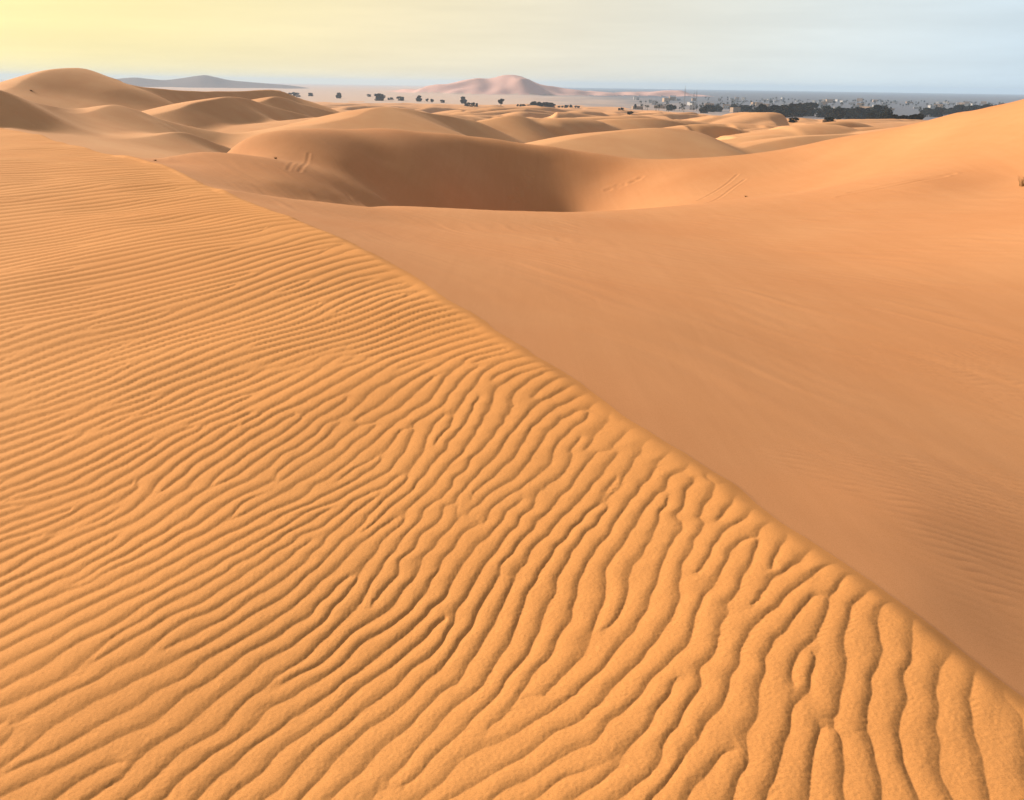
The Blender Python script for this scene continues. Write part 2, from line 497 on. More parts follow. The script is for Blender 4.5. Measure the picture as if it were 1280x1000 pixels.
Fz = base + dune + 0.5 * noise(xf, yf, 60, 5) * sstep(45, 90, rf) * (1 - sstep(400, 700, rf)) * 1.0
Fz += 0.25 * noise(xf, yf, 170, 1) * sstep(520, 900, rf)
dd_ = np.pad(dune, ((0, 0), (4, 4)), mode='wrap')
dune_s = sum(w_ * dd_[:, i:i + NA] for i, w_ in enumerate([.05, .09, .13, .15, .16, .15, .13, .09, .05]))
dd_ = np.pad(dune_s, ((1, 1), (0, 0)), mode='edge')
Fz += 0.25 * dd_[:-2] + 0.5 * dd_[1:-1] + 0.25 * dd_[2:] - dune
ID = np.zeros(X.shape, np.int16)           # which dune a cell belongs to
IDF = np.full(xf.shape, 20, np.int16)
IDF[rf > rb + 20 * noise(xf, yf, 60, 3)] = 21
for k, (nm, pts, fs) in enumerate(RIDGES):
    P = ridge_poly(pts)
    pa_ = np.arctan2(P[:, 0], P[:, 1])
    pr_ = np.hypot(P[:, 0], P[:, 1])
    lim = (rf < pr_.max() + 45) & (rf > pr_.min() - 35) & (az_f > pa_.min() - 0.35) & (az_f < pa_.max() + 0.35)
    hz = np.full(xf.shape, -999.0)
    wob = 0.2 * noise(xf[lim], yf[lim], 14, k % 6)
    hz[lim] = ridge_height(xf[lim] + wob, yf[lim], P, fs) + 0.03 * noise(xf[lim], yf[lim], 12, (k + 2) % 6)
    IDF[hz > Fz + 0.15] = 30 + k
    hz = np.maximum(hz, -40)
    Fz = smax(hz, Fz, 0.45)
P = ridge_poly(BIG)
lim = (rf > 1100) & (rf < 3200) & (np.abs(az_f) < 0.7)
hz = np.full(xf.shape, -999.0)
hz[lim] = ridge_height(xf[lim] + 8 * noise(xf[lim], yf[lim], 120, 0), yf[lim] + 10 * noise(xf[lim], yf[lim], 90, 1), P, 14, 60) + 1.0 * noise(xf[lim], yf[lim], 90, 2)
IDF[hz > Fz + 0.5] = 50
Fz = smax(hz, Fz, 3.0)

H = np.empty(X.shape)
H[:iF] = N[:iF]
ov = iN - iF
H[iN:] = Fz[ov:]
nn = N[iF:iN]
ff = Fz[:ov]
ff = np.where(D[iF:iN] < 0.5, -60.0, ff - 6 * (1 - sstep(27, 36, rn[iF:iN])))
H[iF:iN] = smax(nn, ff, 0.35)
ID[:iN] = np.where(D < 0.12, 1, 2)
# the dune behind the hollow: beyond the ridge line in front of it
hollow = catmull([tuple(at(*p)[:2]) for p in [(200, 203, 18.8), (290, 238, 13.6), (400, 252, 15), (540, 264, 18), (650, 268, 19.6), (760, 265, 21.5), (850, 258, 23.2), (900, 225, 28.5), (930, 192, 34), (960, 182, 50), (1000, 175, 70)]], 5)
azn = np.arctan2(xn, yn)
dh, _ = polydist(xn[int(np.searchsorted(rs, 10)):], yn[int(np.searchsorted(rs, 10)):], hollow)
sub = ID[int(np.searchsorted(rs, 10)):iN]
sub[(dh < 0) & (sub == 2)] = 3
ID[int(np.searchsorted(rs, 10)):iN] = sub
bf = (ff > nn)
ID[iF:iN][bf] = IDF[:ov][bf]
ID[iN:] = IDF[ov:]
print('far', time.time() - T0)


def ground_z(x, y):
    """height of the built sheet (nearest sample)"""
    r = math.hypot(x, y)
    a = math.atan2(x, y)
    i = int(np.clip(np.searchsorted(rs, r), 1, NR - 1))
    j = int(np.clip(np.searchsorted(azs, a), 1, NA - 1))
    t = (r - rs[i - 1]) / (rs[i] - rs[i - 1])
    u = (a - azs[j - 1]) / (azs[j] - azs[j - 1])
    return float((H[i - 1, j - 1] * (1 - t) + H[i, j - 1] * t) * (1 - u) + (H[i - 1, j] * (1 - t) + H[i, j] * t) * u)


# ------------------------------------------------------------------ materials
def new_mat(name):
    m = bpy.data.materials.new(name)
    m.use_nodes = True
    nt = m.node_tree
    b = nt.nodes['Principled BSDF']
    return m, nt, b


def N_(nt, t, **kw):
    n = nt.nodes.new(t)
    for k, v in kw.items():
        setattr(n, k, v)
    return n


def sand_mat(name, c1, c2, c3, grain=True, streak=0.0):
    m, nt, b = new_mat(name)
    b.inputs['Roughness'].default_value = 0.9
    b.inputs['Specular IOR Level'].default_value = 0.12
    geo = N_(nt, 'ShaderNodeNewGeometry')
    n1 = N_(nt, 'ShaderNodeTexNoise')
    n1.inputs['Scale'].default_value = 0.35
    n1.inputs['Detail'].default_value = 5
    n1.inputs['Roughness'].default_value = 0.6
    nt.links.new(geo.outputs['Position'], n1.inputs['Vector'])
    mix = N_(nt, 'ShaderNodeMix', data_type='RGBA')
    mix.inputs['A'].default_value = (*c1, 1)
    mix.inputs['B'].default_value = (*c2, 1)
    mr = N_(nt, 'ShaderNodeMapRange')
    mr.inputs['From Min'].default_value = 0.3
    mr.inputs['From Max'].default_value = 0.7
    nt.links.new(n1.outputs['Fac'], mr.inputs['Value'])
    nt.links.new(mr.outputs['Result'], mix.inputs['Factor'])
    col = mix.outputs['Result']
    if streak:
        mp_ = N_(nt, 'ShaderNodeMapping')
        mp_.inputs['Rotation'].default_value = (0, 0, math.radians(-38))
        mp_.inputs['Scale'].default_value = (5.0, 0.32, 1.0)
        nt.links.new(geo.outputs['Position'], mp_.inputs['Vector'])
        n3 = N_(nt, 'ShaderNodeTexNoise')
        n3.inputs['Scale'].default_value = 1.0
        n3.inputs['Detail'].default_value = 6
        n3.inputs['Roughness'].default_value = 0.7
        n3.inputs['Distortion'].default_value = 0.6
        nt.links.new(mp_.outputs['Vector'], n3.inputs['Vector'])
        mr3 = N_(nt, 'ShaderNodeMapRange')
        mr3.inputs['From Min'].default_value = 0.38
        mr3.inputs['From Max'].default_value = 0.68
        mr3.inputs['To Max'].default_value = streak
        nt.links.new(n3.outputs['Fac'], mr3.inputs['Value'])
        mix3 = N_(nt, 'ShaderNodeMix', data_type='RGBA')
        nt.links.new(col, mix3.inputs['A'])
        mix3.inputs['B'].default_value = (*c3, 1)
        nt.links.new(mr3.outputs['Result'], mix3.inputs['Factor'])
        col = mix3.outputs['Result']
    if grain:
        n2 = N_(nt, 'ShaderNodeTexNoise')
        n2.inputs['Scale'].default_value = 280
        n2.inputs['Detail'].default_value = 3
        n2.inputs['Roughness'].default_value = 0.75
        nt.links.new(geo.outputs['Position'], n2.inputs['Vector'])
        mr2 = N_(nt, 'ShaderNodeMapRange')
        mr2.inputs['From Min'].default_value = 0.46
        mr2.inputs['From Max'].default_value = 0.68
        mr2.inputs['To Max'].default_value = 0.62
        nt.links.new(n2.outputs['Fac'], mr2.inputs['Value'])
        mix2 = N_(nt, 'ShaderNodeMix', data_type='RGBA')
        nt.links.new(col, mix2.inputs['A'])
        mix2.inputs['B'].default_value = (*c3, 1)
        nt.links.new(mr2.outputs['Result'], mix2.inputs['Factor'])
        col = mix2.outputs['Result']
        bump = N_(nt, 'ShaderNodeBump')
        bump.inputs['Strength'].default_value = 0.35
        bump.inputs['Distance'].default_value = 0.002
        nt.links.new(n2.outputs['Fac'], bump.inputs['Height'])
        nt.links.new(bump.outputs['Normal'], b.inputs['Normal'])
    nt.links.new(col, b.inputs['Base Color'])
    return m


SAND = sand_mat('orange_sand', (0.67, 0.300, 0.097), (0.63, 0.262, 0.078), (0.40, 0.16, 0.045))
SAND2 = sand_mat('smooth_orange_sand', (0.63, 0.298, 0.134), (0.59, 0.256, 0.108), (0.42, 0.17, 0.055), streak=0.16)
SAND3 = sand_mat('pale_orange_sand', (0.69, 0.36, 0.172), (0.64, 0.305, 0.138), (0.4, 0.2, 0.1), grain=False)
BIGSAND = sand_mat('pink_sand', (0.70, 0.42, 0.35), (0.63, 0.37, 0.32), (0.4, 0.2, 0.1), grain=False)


def plain_mat():
    m, nt, b = new_mat('gravel_plain')
    b.inputs['Roughness'].default_value = 0.95
    b.inputs['Specular IOR Level'].default_value = 0.1
    geo = N_(nt, 'ShaderNodeNewGeometry')
    n1 = N_(nt, 'ShaderNodeTexNoise')
    n1.inputs['Scale'].default_value = 0.012
    n1.inputs['Detail'].default_value = 8
    n1.inputs['Roughness'].default_value = 0.65
    nt.links.new(geo.outputs['Position'], n1.inputs['Vector'])
    sep = N_(nt, 'ShaderNodeSeparateXYZ')
    nt.links.new(geo.outputs['Position'], sep.inputs[0])
    # sand sheet drifting in from the left of the plain (towards -x), stony to the right
    ma = N_(nt, 'ShaderNodeMath', operation='MULTIPLY_ADD')
    ma.inputs[1].default_value = 0.0022
    ma.inputs[2].default_value = -0.14
    nt.links.new(sep.outputs['X'], ma.inputs[0])
    ad = N_(nt, 'ShaderNodeMath', operation='ADD')
    nt.links.new(ma.outputs[0], ad.inputs[0])
    nt.links.new(n1.outputs['Fac'], ad.inputs[1])
    mr = N_(nt, 'ShaderNodeMapRange')
    mr.inputs['From Min'].default_value = 0.35
    mr.inputs['From Max'].default_value = 0.9
    nt.links.new(ad.outputs[0], mr.inputs['Value'])
    mix = N_(nt, 'ShaderNodeMix', data_type='RGBA')
    mix.inputs['A'].default_value = (0.58, 0.42, 0.34, 1)
    mix.inputs['B'].default_value = (0.16, 0.165, 0.20, 1)
    nt.links.new(mr.outputs['Result'], mix.inputs['Factor'])
    nt.links.new(mix.outputs['Result'], b.inputs['Base Color'])
    return m


PLAIN = plain_mat()


def simple(name, c, rough=0.9, var=0.3, scale=3.0):
    m, nt, b = new_mat(name)
    b.inputs['Roughness'].default_value = rough
    b.inputs['Specular IOR Level'].default_value = 0.15
    tc = N_(nt, 'ShaderNodeTexCoord')
    n1 = N_(nt, 'ShaderNodeTexNoise')
    n1.inputs['Scale'].default_value = scale
    n1.inputs['Detail'].default_value = 4
    nt.links.new(tc.outputs['Object'], n1.inputs['Vector'])
    oi = N_(nt, 'ShaderNodeObjectInfo')
    ad = N_(nt, 'ShaderNodeMath', operation='ADD')
    nt.links.new(n1.outputs['Fac'], ad.inputs[0])
    nt.links.new(oi.outputs['Random'], ad.inputs[1])
    mr = N_(nt, 'ShaderNodeMapRange')
    mr.inputs['From Min'].default_value = 0.3
    mr.inputs['From Max'].default_value = 1.7
    nt.links.new(ad.outputs[0], mr.inputs['Value'])
    mix = N_(nt, 'ShaderNodeMix', data_type='RGBA')
    mix.inputs['A'].default_value = (*[v * (1 - var) for v in c], 1)
    mix.inputs['B'].default_value = (*[min(1, v * (1 + var)) for v in c], 1)
    nt.links.new(mr.outputs['Result'], mix.inputs['Factor'])
    nt.links.new(mix.outputs['Result'], b.inputs['Base Color'])
    return m


LEAF = simple('dark_foliage', (0.020, 0.022, 0.015), var=0.35)
PALMLEAF = simple('palm_foliage', (0.030, 0.034, 0.022), var=0.3)
BARK = simple('bark', (0.11, 0.075, 0.05))
DRY = simple('dry_grass', (0.20, 0.12, 0.05), var=0.3)
WHITE = simple('lime_wash', (0.44, 0.41, 0.40), var=0.1)
ADOBE = simple('adobe_plaster', (0.44, 0.30, 0.21), var=0.25)
DARKWIN = simple('dark_window', (0.04, 0.035, 0.035), rough=0.4)
STEEL = simple('grey_steel', (0.25, 0.25, 0.26), rough=0.5)
ROCK = simple('dark_rock', (0.16, 0.12, 0.12), var=0.2, scale=0.01)


# ------------------------------------------------------------------ building the sheets
def tag(o, label, cat=None, kind=None, group=None):
    if label:
        o['label'] = label
    if cat:
        o['category'] = cat
    if kind:
        o['kind'] = kind
    if group:
        o['group'] = group
    return o


def mesh_np(name, V, Q, mat, smooth=True, normals=None):
    me = bpy.data.meshes.new(name)
    n = len(Q)
    k = Q.shape[1]
    me.vertices.add(len(V))
    me.vertices.foreach_set('co', np.ascontiguousarray(V, F4).ravel())
    me.loops.add(n * k)
    me.loops.foreach_set('vertex_index', np.ascontiguousarray(Q, np.int32).ravel())
    me.polygons.add(n)
    me.polygons.foreach_set('loop_start', np.arange(0, n * k, k, dtype=np.int32))
    me.polygons.foreach_set('use_smooth', np.full(n, smooth))
    me.update(calc_edges=True)
    if normals is not None:
        at_ = me.attributes.new('custom_normal', 'FLOAT_VECTOR', 'POINT')
        at_.data.foreach_set('vector', np.ascontiguousarray(normals, F4).ravel())
    me.materials.append(mat)
    o = bpy.data.objects.new(name, me)
    COL.objects.link(o)
    return o


V = np.stack([X, Y, H], -1)
dV0 = np.empty_like(V)
dV0[1:-1] = V[2:] - V[:-2]
dV0[0] = V[1] - V[0]
dV0[-1] = V[-1] - V[-2]
dV1 = np.roll(V, -1, 1) - np.roll(V, 1, 1)
NRM = np.cross(dV1, dV0)
NRM /= np.linalg.norm(NRM, axis=-1, keepdims=True)
NRM[NRM[..., 2] < 0] *= -1
NRM = NRM.reshape(-1, 3).astype(F4)
del dV0, dV1
V = V.reshape(-1, 3).astype(F4)
ii, jj = np.meshgrid(np.arange(NR - 1), np.arange(NA), indexing='ij')
jn = (jj + 1) % NA
Q = np.stack([ii * NA + jj, ii * NA + jn, (ii + 1) * NA + jn, (ii + 1) * NA + jj], -1)
QID = ID[:-1].copy()
Q = Q.reshape(-1, 4)
QID = QID.ravel()
SHEETS = [
    ([1], 'rippled_dune', SAND, 'orange dune top covered in wind ripples ending at a soft slanting crest', 'dune'),
    ([2], 'smooth_dune', SAND2, 'broad smooth orange sand slope rising to a ridge beyond the rippled crest', 'dune'),
    ([3], 'hollow_dune', SAND2, 'orange dune with a deep shaded scooped face behind the pale curved ridge', 'dune'),
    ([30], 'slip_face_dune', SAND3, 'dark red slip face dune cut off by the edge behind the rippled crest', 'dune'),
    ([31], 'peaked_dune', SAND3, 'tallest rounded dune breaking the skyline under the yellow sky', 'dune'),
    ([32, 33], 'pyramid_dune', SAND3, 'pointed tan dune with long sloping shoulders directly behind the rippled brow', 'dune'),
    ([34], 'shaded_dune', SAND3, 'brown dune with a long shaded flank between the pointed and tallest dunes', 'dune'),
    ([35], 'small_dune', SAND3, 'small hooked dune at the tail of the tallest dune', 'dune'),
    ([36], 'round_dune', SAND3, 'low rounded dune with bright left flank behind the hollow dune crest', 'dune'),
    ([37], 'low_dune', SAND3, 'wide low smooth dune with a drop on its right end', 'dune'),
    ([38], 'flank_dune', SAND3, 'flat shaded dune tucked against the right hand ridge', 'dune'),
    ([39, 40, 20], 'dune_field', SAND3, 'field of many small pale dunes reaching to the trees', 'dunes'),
    ([21], 'desert_plain', PLAIN, 'flat stony desert plain beyond the dunes running to the hazy horizon', 'plain'),
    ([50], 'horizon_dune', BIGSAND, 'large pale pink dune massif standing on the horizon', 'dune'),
]
for ids, nm, mat, lab, cat in SHEETS:
    sel = np.isin(QID, ids)
    q = Q[sel]
    if not len(q):
        continue
    used, inv = np.unique(q, return_inverse=True)
    o = mesh_np(nm, V[used], inv.reshape(q.shape), mat, normals=NRM[used])
    tag(o, lab, cat, 'structure')
# patch of sand right under the camera (closes the first ring)
ring = V[:NA]
c0 = np.array([[0, 0, float(H[0].mean())]], F4)
tri = np.stack([np.full(NA, NA), np.arange(NA), (np.arange(NA) + 1) % NA], -1)[:, ::-1]
o = mesh_np('sand_ground', np.vstack([ring, c0]), tri, SAND)
tag(o, 'patch of orange sand underfoot below the viewpoint', 'sand', 'structure')
print('sheets', time.time() - T0)

# ------------------------------------------------------------------ far mountains
def mountain(name, pts, depth, label):
    P = catmull([tuple(at(px, py, r)) for px, py, r in pts], 8)
    n = len(P)
    rows = []
    rr = np.random.default_rng(len(pts))
    prof = [(-1.0, 0), (-0.72, 0.22), (-0.45, 0.5), (-0.2, 0.8), (0, 1.0), (0.3, 0.75), (0.6, 0.4), (1.0, 0)]
    zb = -19.5
    for u, hfrac in prof:
        row = []
        for i in range(n):
            x, y, z = P[i]
            nrm = np.array([x, y]) / math.hypot(x, y)
            wob = 0.12 * rr.standard_normal() * (hfrac * (1 - hfrac) * 4)
            row.append((x + nrm[0] * (u + wob * .4) * depth, y + nrm[1] * (u + wob * .4) * depth, zb + max(0, (z - zb)) * max(0, hfrac + wob * .35)))
        rows.append(row)
    Vm = np.array(rows).reshape(-1, 3)
    k = len(prof)
    qi, qj = np.meshgrid(np.arange(k - 1), np.arange(n - 1), indexing='ij')
    Qm = np.stack([qi * n + qj, qi * n + qj + 1, (qi + 1) * n + qj + 1, (qi + 1) * n + qj], -1).reshape(-1, 4)
    o = mesh_np(name, Vm, Qm, ROCK)
    return tag(o, label, 'mountain', 'structure')


mountain('mountain', [(60, 114, 2950), (130, 101, 2900), (165, 97, 2880), (185, 98.5, 2880), (205, 100, 2880), (225, 98, 2850), (245, 95, 2820), (257, 94, 2820), (270, 96.5, 2820), (290, 100.5, 2850), (330, 104, 2880), (365, 107, 2900), (405, 113, 2920), (440, 118, 2920)], 270, 'low blue mountain ridge far off behind the tallest dune')

# ------------------------------------------------------------------ trees, houses, masts
def to_obj(name, verts, faces, mat, parent=None, smooth=False):
    me = bpy.data.meshes.new(name)
    me.from_pydata([tuple(v) for v in verts], [], faces)
    me.materials.append(mat)
    for p in me.polygons:
        p.use_smooth = smooth
    o = bpy.data.objects.new(name, me)
    COL.objects.link(o)
    if parent:
        o.parent = parent
    return o


def empty(name, loc, rz=0, s=(1, 1, 1)):
    o = bpy.data.objects.new(name, None)
    o.empty_display_size = 0.1
    COL.objects.link(o)
    o.location = loc
    o.rotation_euler = (0, 0, rz)
    o.scale = s
    return o


def copy_tree(root, loc, rz, s):
    c = root.copy()
    COL.objects.link(c)
    c.location = loc
    c.rotation_euler = (0, 0, rz)
    c.scale = s
    for ch in root.children:
        d = ch.copy()
        COL.objects.link(d)
        d.parent = c
    return c


def tube(verts, faces, pts, radii, n=6):
    base = len(verts)
    for (p, r) in zip(pts, radii):
        for k in range(n):
            a = 2 * math.pi * k / n
            verts.append((p[0] + r * math.cos(a), p[1] + r * math.sin(a), p[2]))
    for i in range(len(pts) - 1):
        for k in range(n):
            a = base + i * n + k
            b = base + i * n + (k + 1) % n
            faces.append((a, b, b + n, a + n))


def tree_meshes(seed, lobes, nleaf, leaf, width=1.0, trunkh=0.3):
    """unit-height tree: crown as many leaf clumps in uneven lobes, forked tapered trunk"""
    R_ = random.Random(seed)
    tv, tf_ = [], []
    tube(tv, tf_, [(0, 0, -0.05), (0.01, 0, trunkh * 0.6), (0.02, 0.01, trunkh)], [0.045, 0.035, 0.028])
    cv, cf = [], []
    cs = []
    for i in range(lobes):
        a = R_.uniform(0, 2 * math.pi)
        q = R_.uniform(0.05, 0.36) * width
        zc = R_.uniform(trunkh + 0.1, 0.86 - 0.5 * (q / width) ** 1.2)
        rad = R_.uniform(0.13, 0.24) * (1.1 - 0.4 * zc)
        cs.append((q * math.cos(a), q * math.sin(a), zc, rad * (0.6 + 0.4 * width)))
        tube(tv, tf_, [(0.02, 0.01, trunkh * 0.9), (q * .5 * math.cos(a), q * .5 * math.sin(a), (trunkh + zc) / 2), (q * math.cos(a), q * math.sin(a), zc)], [0.024, 0.016, 0.007], 5)
    for i in range(nleaf):
        x, y, zc, rad = cs[R_.randrange(lobes)]
        while True:
            u = [R_.uniform(-1, 1) for _ in range(3)]
            l2 = sum(t * t for t in u)
            if 0.12 < l2 < 1:
                break
        p = (x + u[0] * rad, y + u[1] * rad, zc + u[2] * rad * 0.8)
        if p[2] < 0.02:
            continue
        s = leaf * R_.uniform(0.6, 1.5)
        a1 = R_.uniform(0, 6.28)
        t1 = R_.uniform(-0.9, 0.9)
        ux = (math.cos(a1) * s, math.sin(a1) * s, math.sin(t1) * s * .6)
        uy = (-math.sin(a1) * s * .7, math.cos(a1) * s * .7, math.cos(t1) * s * .7)
        b = len(cv)
        cv += [(p[0] - ux[0], p[1] - ux[1], p[2] - ux[2]), (p[0] + uy[0], p[1] + uy[1], p[2] + uy[2]), (p[0] + ux[0], p[1] + ux[1], p[2] + ux[2]), (p[0] - uy[0], p[1] - uy[1], p[2] - uy[2])]
        cf.append((b, b + 1, b + 2, b + 3))
    return (tv, tf_), (cv, cf)


def tree_proto(name, *args, leafmat=None):
    (tv, tf_), (cv, cf) = tree_meshes(*args)
    root = empty(name, (0, 0, 0))
    to_obj('trunk', tv, tf_, BARK, root, True)
    to_obj('crown', cv, cf, leafmat or LEAF, root)
    return root


PROTO = [tree_proto('desert_tree', 21, 16, 1700, 0.06, 1.2, 0.06), tree_proto('desert_tree', 22, 18, 1900, 0.06, 1.5, 0.04),
         tree_proto('desert_tree', 23, 13, 1400, 0.06, 1.0, 0.16), tree_proto('desert_shrub', 24, 16, 1500, 0.065, 1.8, 0.0)]
used_proto = set()


def place(k, px, py_base, r, hpx, wf, label, group=None, cat='tree'):
    p = at(px, py_base, r)
    z = ground_z(p[0], p[1])
    h = hpx / FPX * r
    s = (h * wf, h * wf, h)
    rz = random.uniform(0, 6.28)
    if k not in used_proto:
        used_proto.add(k)
        o = PROTO[k]
        o.location = (p[0], p[1], z - 0.03 * h)
        o.rotation_euler = (0, 0, rz)
        o.scale = s
    else:
        o = copy_tree(PROTO[k], (p[0], p[1], z - 0.03 * h), rz, s)
    tag(o, label, cat, None, group)
    return o


def base_range(px, py, lo=300, hi=1500):
    """range at which the line of sight through a pixel meets the built ground"""
    v = ray(px, py)
    hlen = math.hypot(v[0], v[1])
    r = lo
    while r < hi:
        k = r / hlen
        if CAMH + v[2] * k < ground_z(v[0] * k, v[1] * k):
            return r
        r *= 1.006
    return hi


# isolated trees on the plain edge (px, base py, height px, width factor, proto, label)
SINGLE = [
    (367, 121, 5, 1.6, 3, 'low wide dark bush at the very left end of the distant tree row'),
    (389, 120, 4, 1.0, 3, 'tiny dark bush second from the left in the distant row'),
    (424, 123, 6, 1.1, 0, 'round dark tree alone beyond the tail of the tallest dune'),
    (462, 121, 3, 1.2, 3, 'tiny bush just left of the broad dark tree in the distant row'),
    (475, 126, 8, 1.2, 1, 'broad dark tree, the largest of the row behind the round dune'),
    (488, 125, 3, 1.4, 3, 'tiny bush touching the right foot of the broad dark tree'),
    (502, 126, 5, 1.3, 3, 'wide brownish low tree between the broad tree and the paired trees'),
    (524, 127, 6.5, 1.1, 0, 'left dark tree of the group of three below the pink massif'),
    (534, 128, 5, 0.8, 2, 'middle narrow tree of the group of three below the pink massif'),
    (540, 129, 5.5, 0.9, 2, 'right tree of the group of three below the pink massif'),
    (554, 128.5, 3.5, 1.2, 3, 'tiny bush alone right of the group of three'),
    (579, 129.5, 7.5, 1.0, 0, 'taller rounded tree with two small bushes at its foot'),
    (584, 133, 4, 1.2, 3, 'small bush at the foot of the taller rounded tree'),
    (593, 133.5, 5, 1.1, 3, 'small bush to the right below the taller rounded tree'),
    (626, 132.5, 9, 0.9, 2, 'lone upright tree with a bare stem below the peak of the pink massif'),
]
for px, pb, hp, wf, k, lab in SINGLE:
    r = base_range(px, pb, 330, 1300)
    place(k, px, pb, r, hp * 1.1, wf, lab)

# dark groves (px range, base py at both ends, height px range, count, name of grove)
GROVES = [
    (646, 662, 132, 132, 3, 4.5, 5, 'low dark trees in the short row right of the lone upright tree'),
    (664, 692, 131.5, 132, 5, 8, 8, 'dark trees packed in the short hedge below the right foot of the pink massif'),
    (697, 725, 131, 133, 3, 4.5, 6, 'small scattered bushes between the hedge and the town'),
    (836, 844, 139, 139, 6, 8, 3, 'dark rounded trees standing before the left end of the town'),
    (876, 900, 141, 139, 5, 9, 8, 'dark trees bunched at the sandy rise below the masts'),
    (915, 950, 137, 145, 5, 9, 8, 'dark trees sloping down in a line left of the tall clump'),
    (950, 980, 146, 147, 9, 15, 8, 'tall dark trees of the dense clump left of the gap'),
    (985, 1010, 146, 146, 10, 16, 7, 'dark trees of the small clump standing in the gap'),
    (1030, 1055, 148, 149, 10, 15, 8, 'dark trees at the left end of the longest grove'),
    (1050, 1110, 148, 151, 9, 17, 14, 'dark trees packed in the middle of the longest grove'),
    (1104, 1150, 153, 155, 6, 12, 9, 'dark trees along the right end of the longest grove, above the ridge'),
    (1150, 1210, 153, 142, 6, 12, 11, 'dark trees whose feet are hidden by the right hand ridge'),
    (1205, 1275, 139, 130, 4, 8, 9, 'dark trees peeping over the top of the right hand ridge'),
]
for x0, x1, b0, b1, h0, h1, n, lab in GROVES:
    for i in range(n):
        t = (i + random.uniform(0.15, 0.85)) / n
        px = x0 + (x1 - x0) * t
        pb = b0 + (b1 - b0) * t + random.uniform(-1.2, 0.8)
        r = base_range(px, min(pb, 154) if px < 1150 else 146, 330, 760)
        p = at(px, pb, r)
        gz = ground_z(p[0], p[1])
        hp = random.uniform(h0, h1)
        if px >= 1140:      # feet hidden by the ridge: raise the tree height by the hidden part
            hp = hp + max(0, (p[2] - gz) / r * FPX) * 0.85
        place(random.choice([0, 1, 1, 2]), px, pb, r, hp, random.uniform(0.85, 1.25), lab, lab.replace('dark trees', 'trees'))
for px, pb, hp, lab in [(991, 153, 6, 'small dark bush on pale sand just below the clump in the gap'), (1036, 154, 7, 'small dark bush on sand below the left end of the longest grove'), (787, 143.5, 4, 'tiny dark bush alone on the pale dunes before the town'),
                        (776, 138, 3.5, 'low flat dark bush before the middle of the town'), (794, 137, 8, 'slim dark cypress-like tree before the town')]:
    r = base_range(px, pb, 250, 900)
    place(3 if hp < 8 else 2, px, pb, r, hp, 1.3 if hp < 8 else 0.5, lab)

# the town: flat-roofed houses, palms, masts
def box(v, f, x0, x1, y0, y1, z0, z1):
    b = len(v)
    v += [(x0, y0, z0), (x1, y0, z0), (x1, y1, z0), (x0, y1, z0), (x0, y0, z1), (x1, y0, z1), (x1, y1, z1), (x0, y1, z1)]
    f += [(b, b + 3, b + 2, b + 1), (b + 4, b + 5, b + 6, b + 7), (b, b + 1, b + 5, b + 4), (b + 1, b + 2, b + 6, b + 5), (b + 2, b + 3, b + 7, b + 6), (b + 3, b, b + 4, b + 7)]


def house(w_, d_, h_, mat, storeys, seed):
    R_ = random.Random(seed)
    root = empty('house', (0, 0, 0))
    v, f = [], []
    box(v, f, -w_ / 2, w_ / 2, -d_ / 2, d_ / 2, -1.0, h_)
    to_obj('wall', v, f, mat, root)
    v, f = [], []
    t = 0.3
    e = 0.06
    box(v, f, -w_ / 2 - e, w_ / 2 + e, -d_ / 2 - e, -d_ / 2 + t, h_ + 0.003, h_ + 0.7)
    box(v, f, -w_ / 2 - e, w_ / 2 + e, d_ / 2 - t, d_ / 2 + e, h_ + 0.003, h_ + 0.7)
    box(v, f, -w_ / 2 - e, -w_ / 2 + t, -d_ / 2 + t, d_ / 2 - t, h_ + 0.003, h_ + 0.7)
    box(v, f, w_ / 2 - t, w_ / 2 + e, -d_ / 2 + t, d_ / 2 - t, h_ + 0.003, h_ + 0.7)
    to_obj('parapet', v, f, mat, root)
    sh_ = h_ / storeys
    for s in range(storeys):
        nwin = max(2, int(w_ / 3))
        for i in range(nwin):
            x = -w_ / 2 + (i + 0.5) * w_ / nwin
            v, f = [], []
            if s == 0 and i == nwin // 2:
                box(v, f, x - 0.55, x + 0.55, -d_ / 2 - 0.04, -d_ / 2 + 0.1, 0, 2.2)
                to_obj('door', v, f, DARKWIN, root)
            else:
                z0 = s * sh_ + sh_ * 0.4
                box(v, f, x - 0.5, x + 0.5, -d_ / 2 - 0.04, -d_ / 2 + 0.1, z0, z0 + 1.2)
                to_obj('window', v, f, DARKWIN, root)
    return root


HP = [house(10, 8, 3.6, WHITE, 1, 1), house(13, 9, 6.6, ADOBE, 2, 2), house(8, 7, 6.4, WHITE, 2, 3), house(16, 9, 3.6, ADOBE, 1, 4), house(12, 10, 4.0, WHITE, 1, 5)]
HL = {0: 'small white flat-roofed single storey house in the far town', 1: 'earth coloured two storey flat-roofed house in the far town', 2: 'white two storey flat-roofed house in the far town',
      3: 'long earth coloured single storey house in the far town', 4: 'wide white flat-roofed single storey house in the far town'}
hused = set()


def put_house(k, x, y):
    z = ground_z(x, y)
    rz = random.choice([0, 0.2, -0.3, 0.5]) - math.atan2(x, y) + random.uniform(-.2, .2)
    s = random.uniform(0.5, 0.75)
    if k in hused:
        o = copy_tree(HP[k], (x, y, z), rz, (s, s, s))
    else:
        hused.add(k)
        o = HP[k]
        o.location = (x, y, z)
        o.rotation_euler = (0, 0, rz)
        o.scale = (s, s, s)
    tag(o, HL[k], 'house', None, HL[k].replace('house', 'houses'))


for i in range(115):
    t = random.random() ** 0.8
    px = 790 + (1262 - 790) * t
    r = random.uniform(720, 1700) if px > 900 else random.uniform(760, 1400)
    a = az_of(px)
    put_house(random.choice([0, 0, 1, 2, 2, 3, 4]), math.sin(a) * r, math.cos(a) * r)

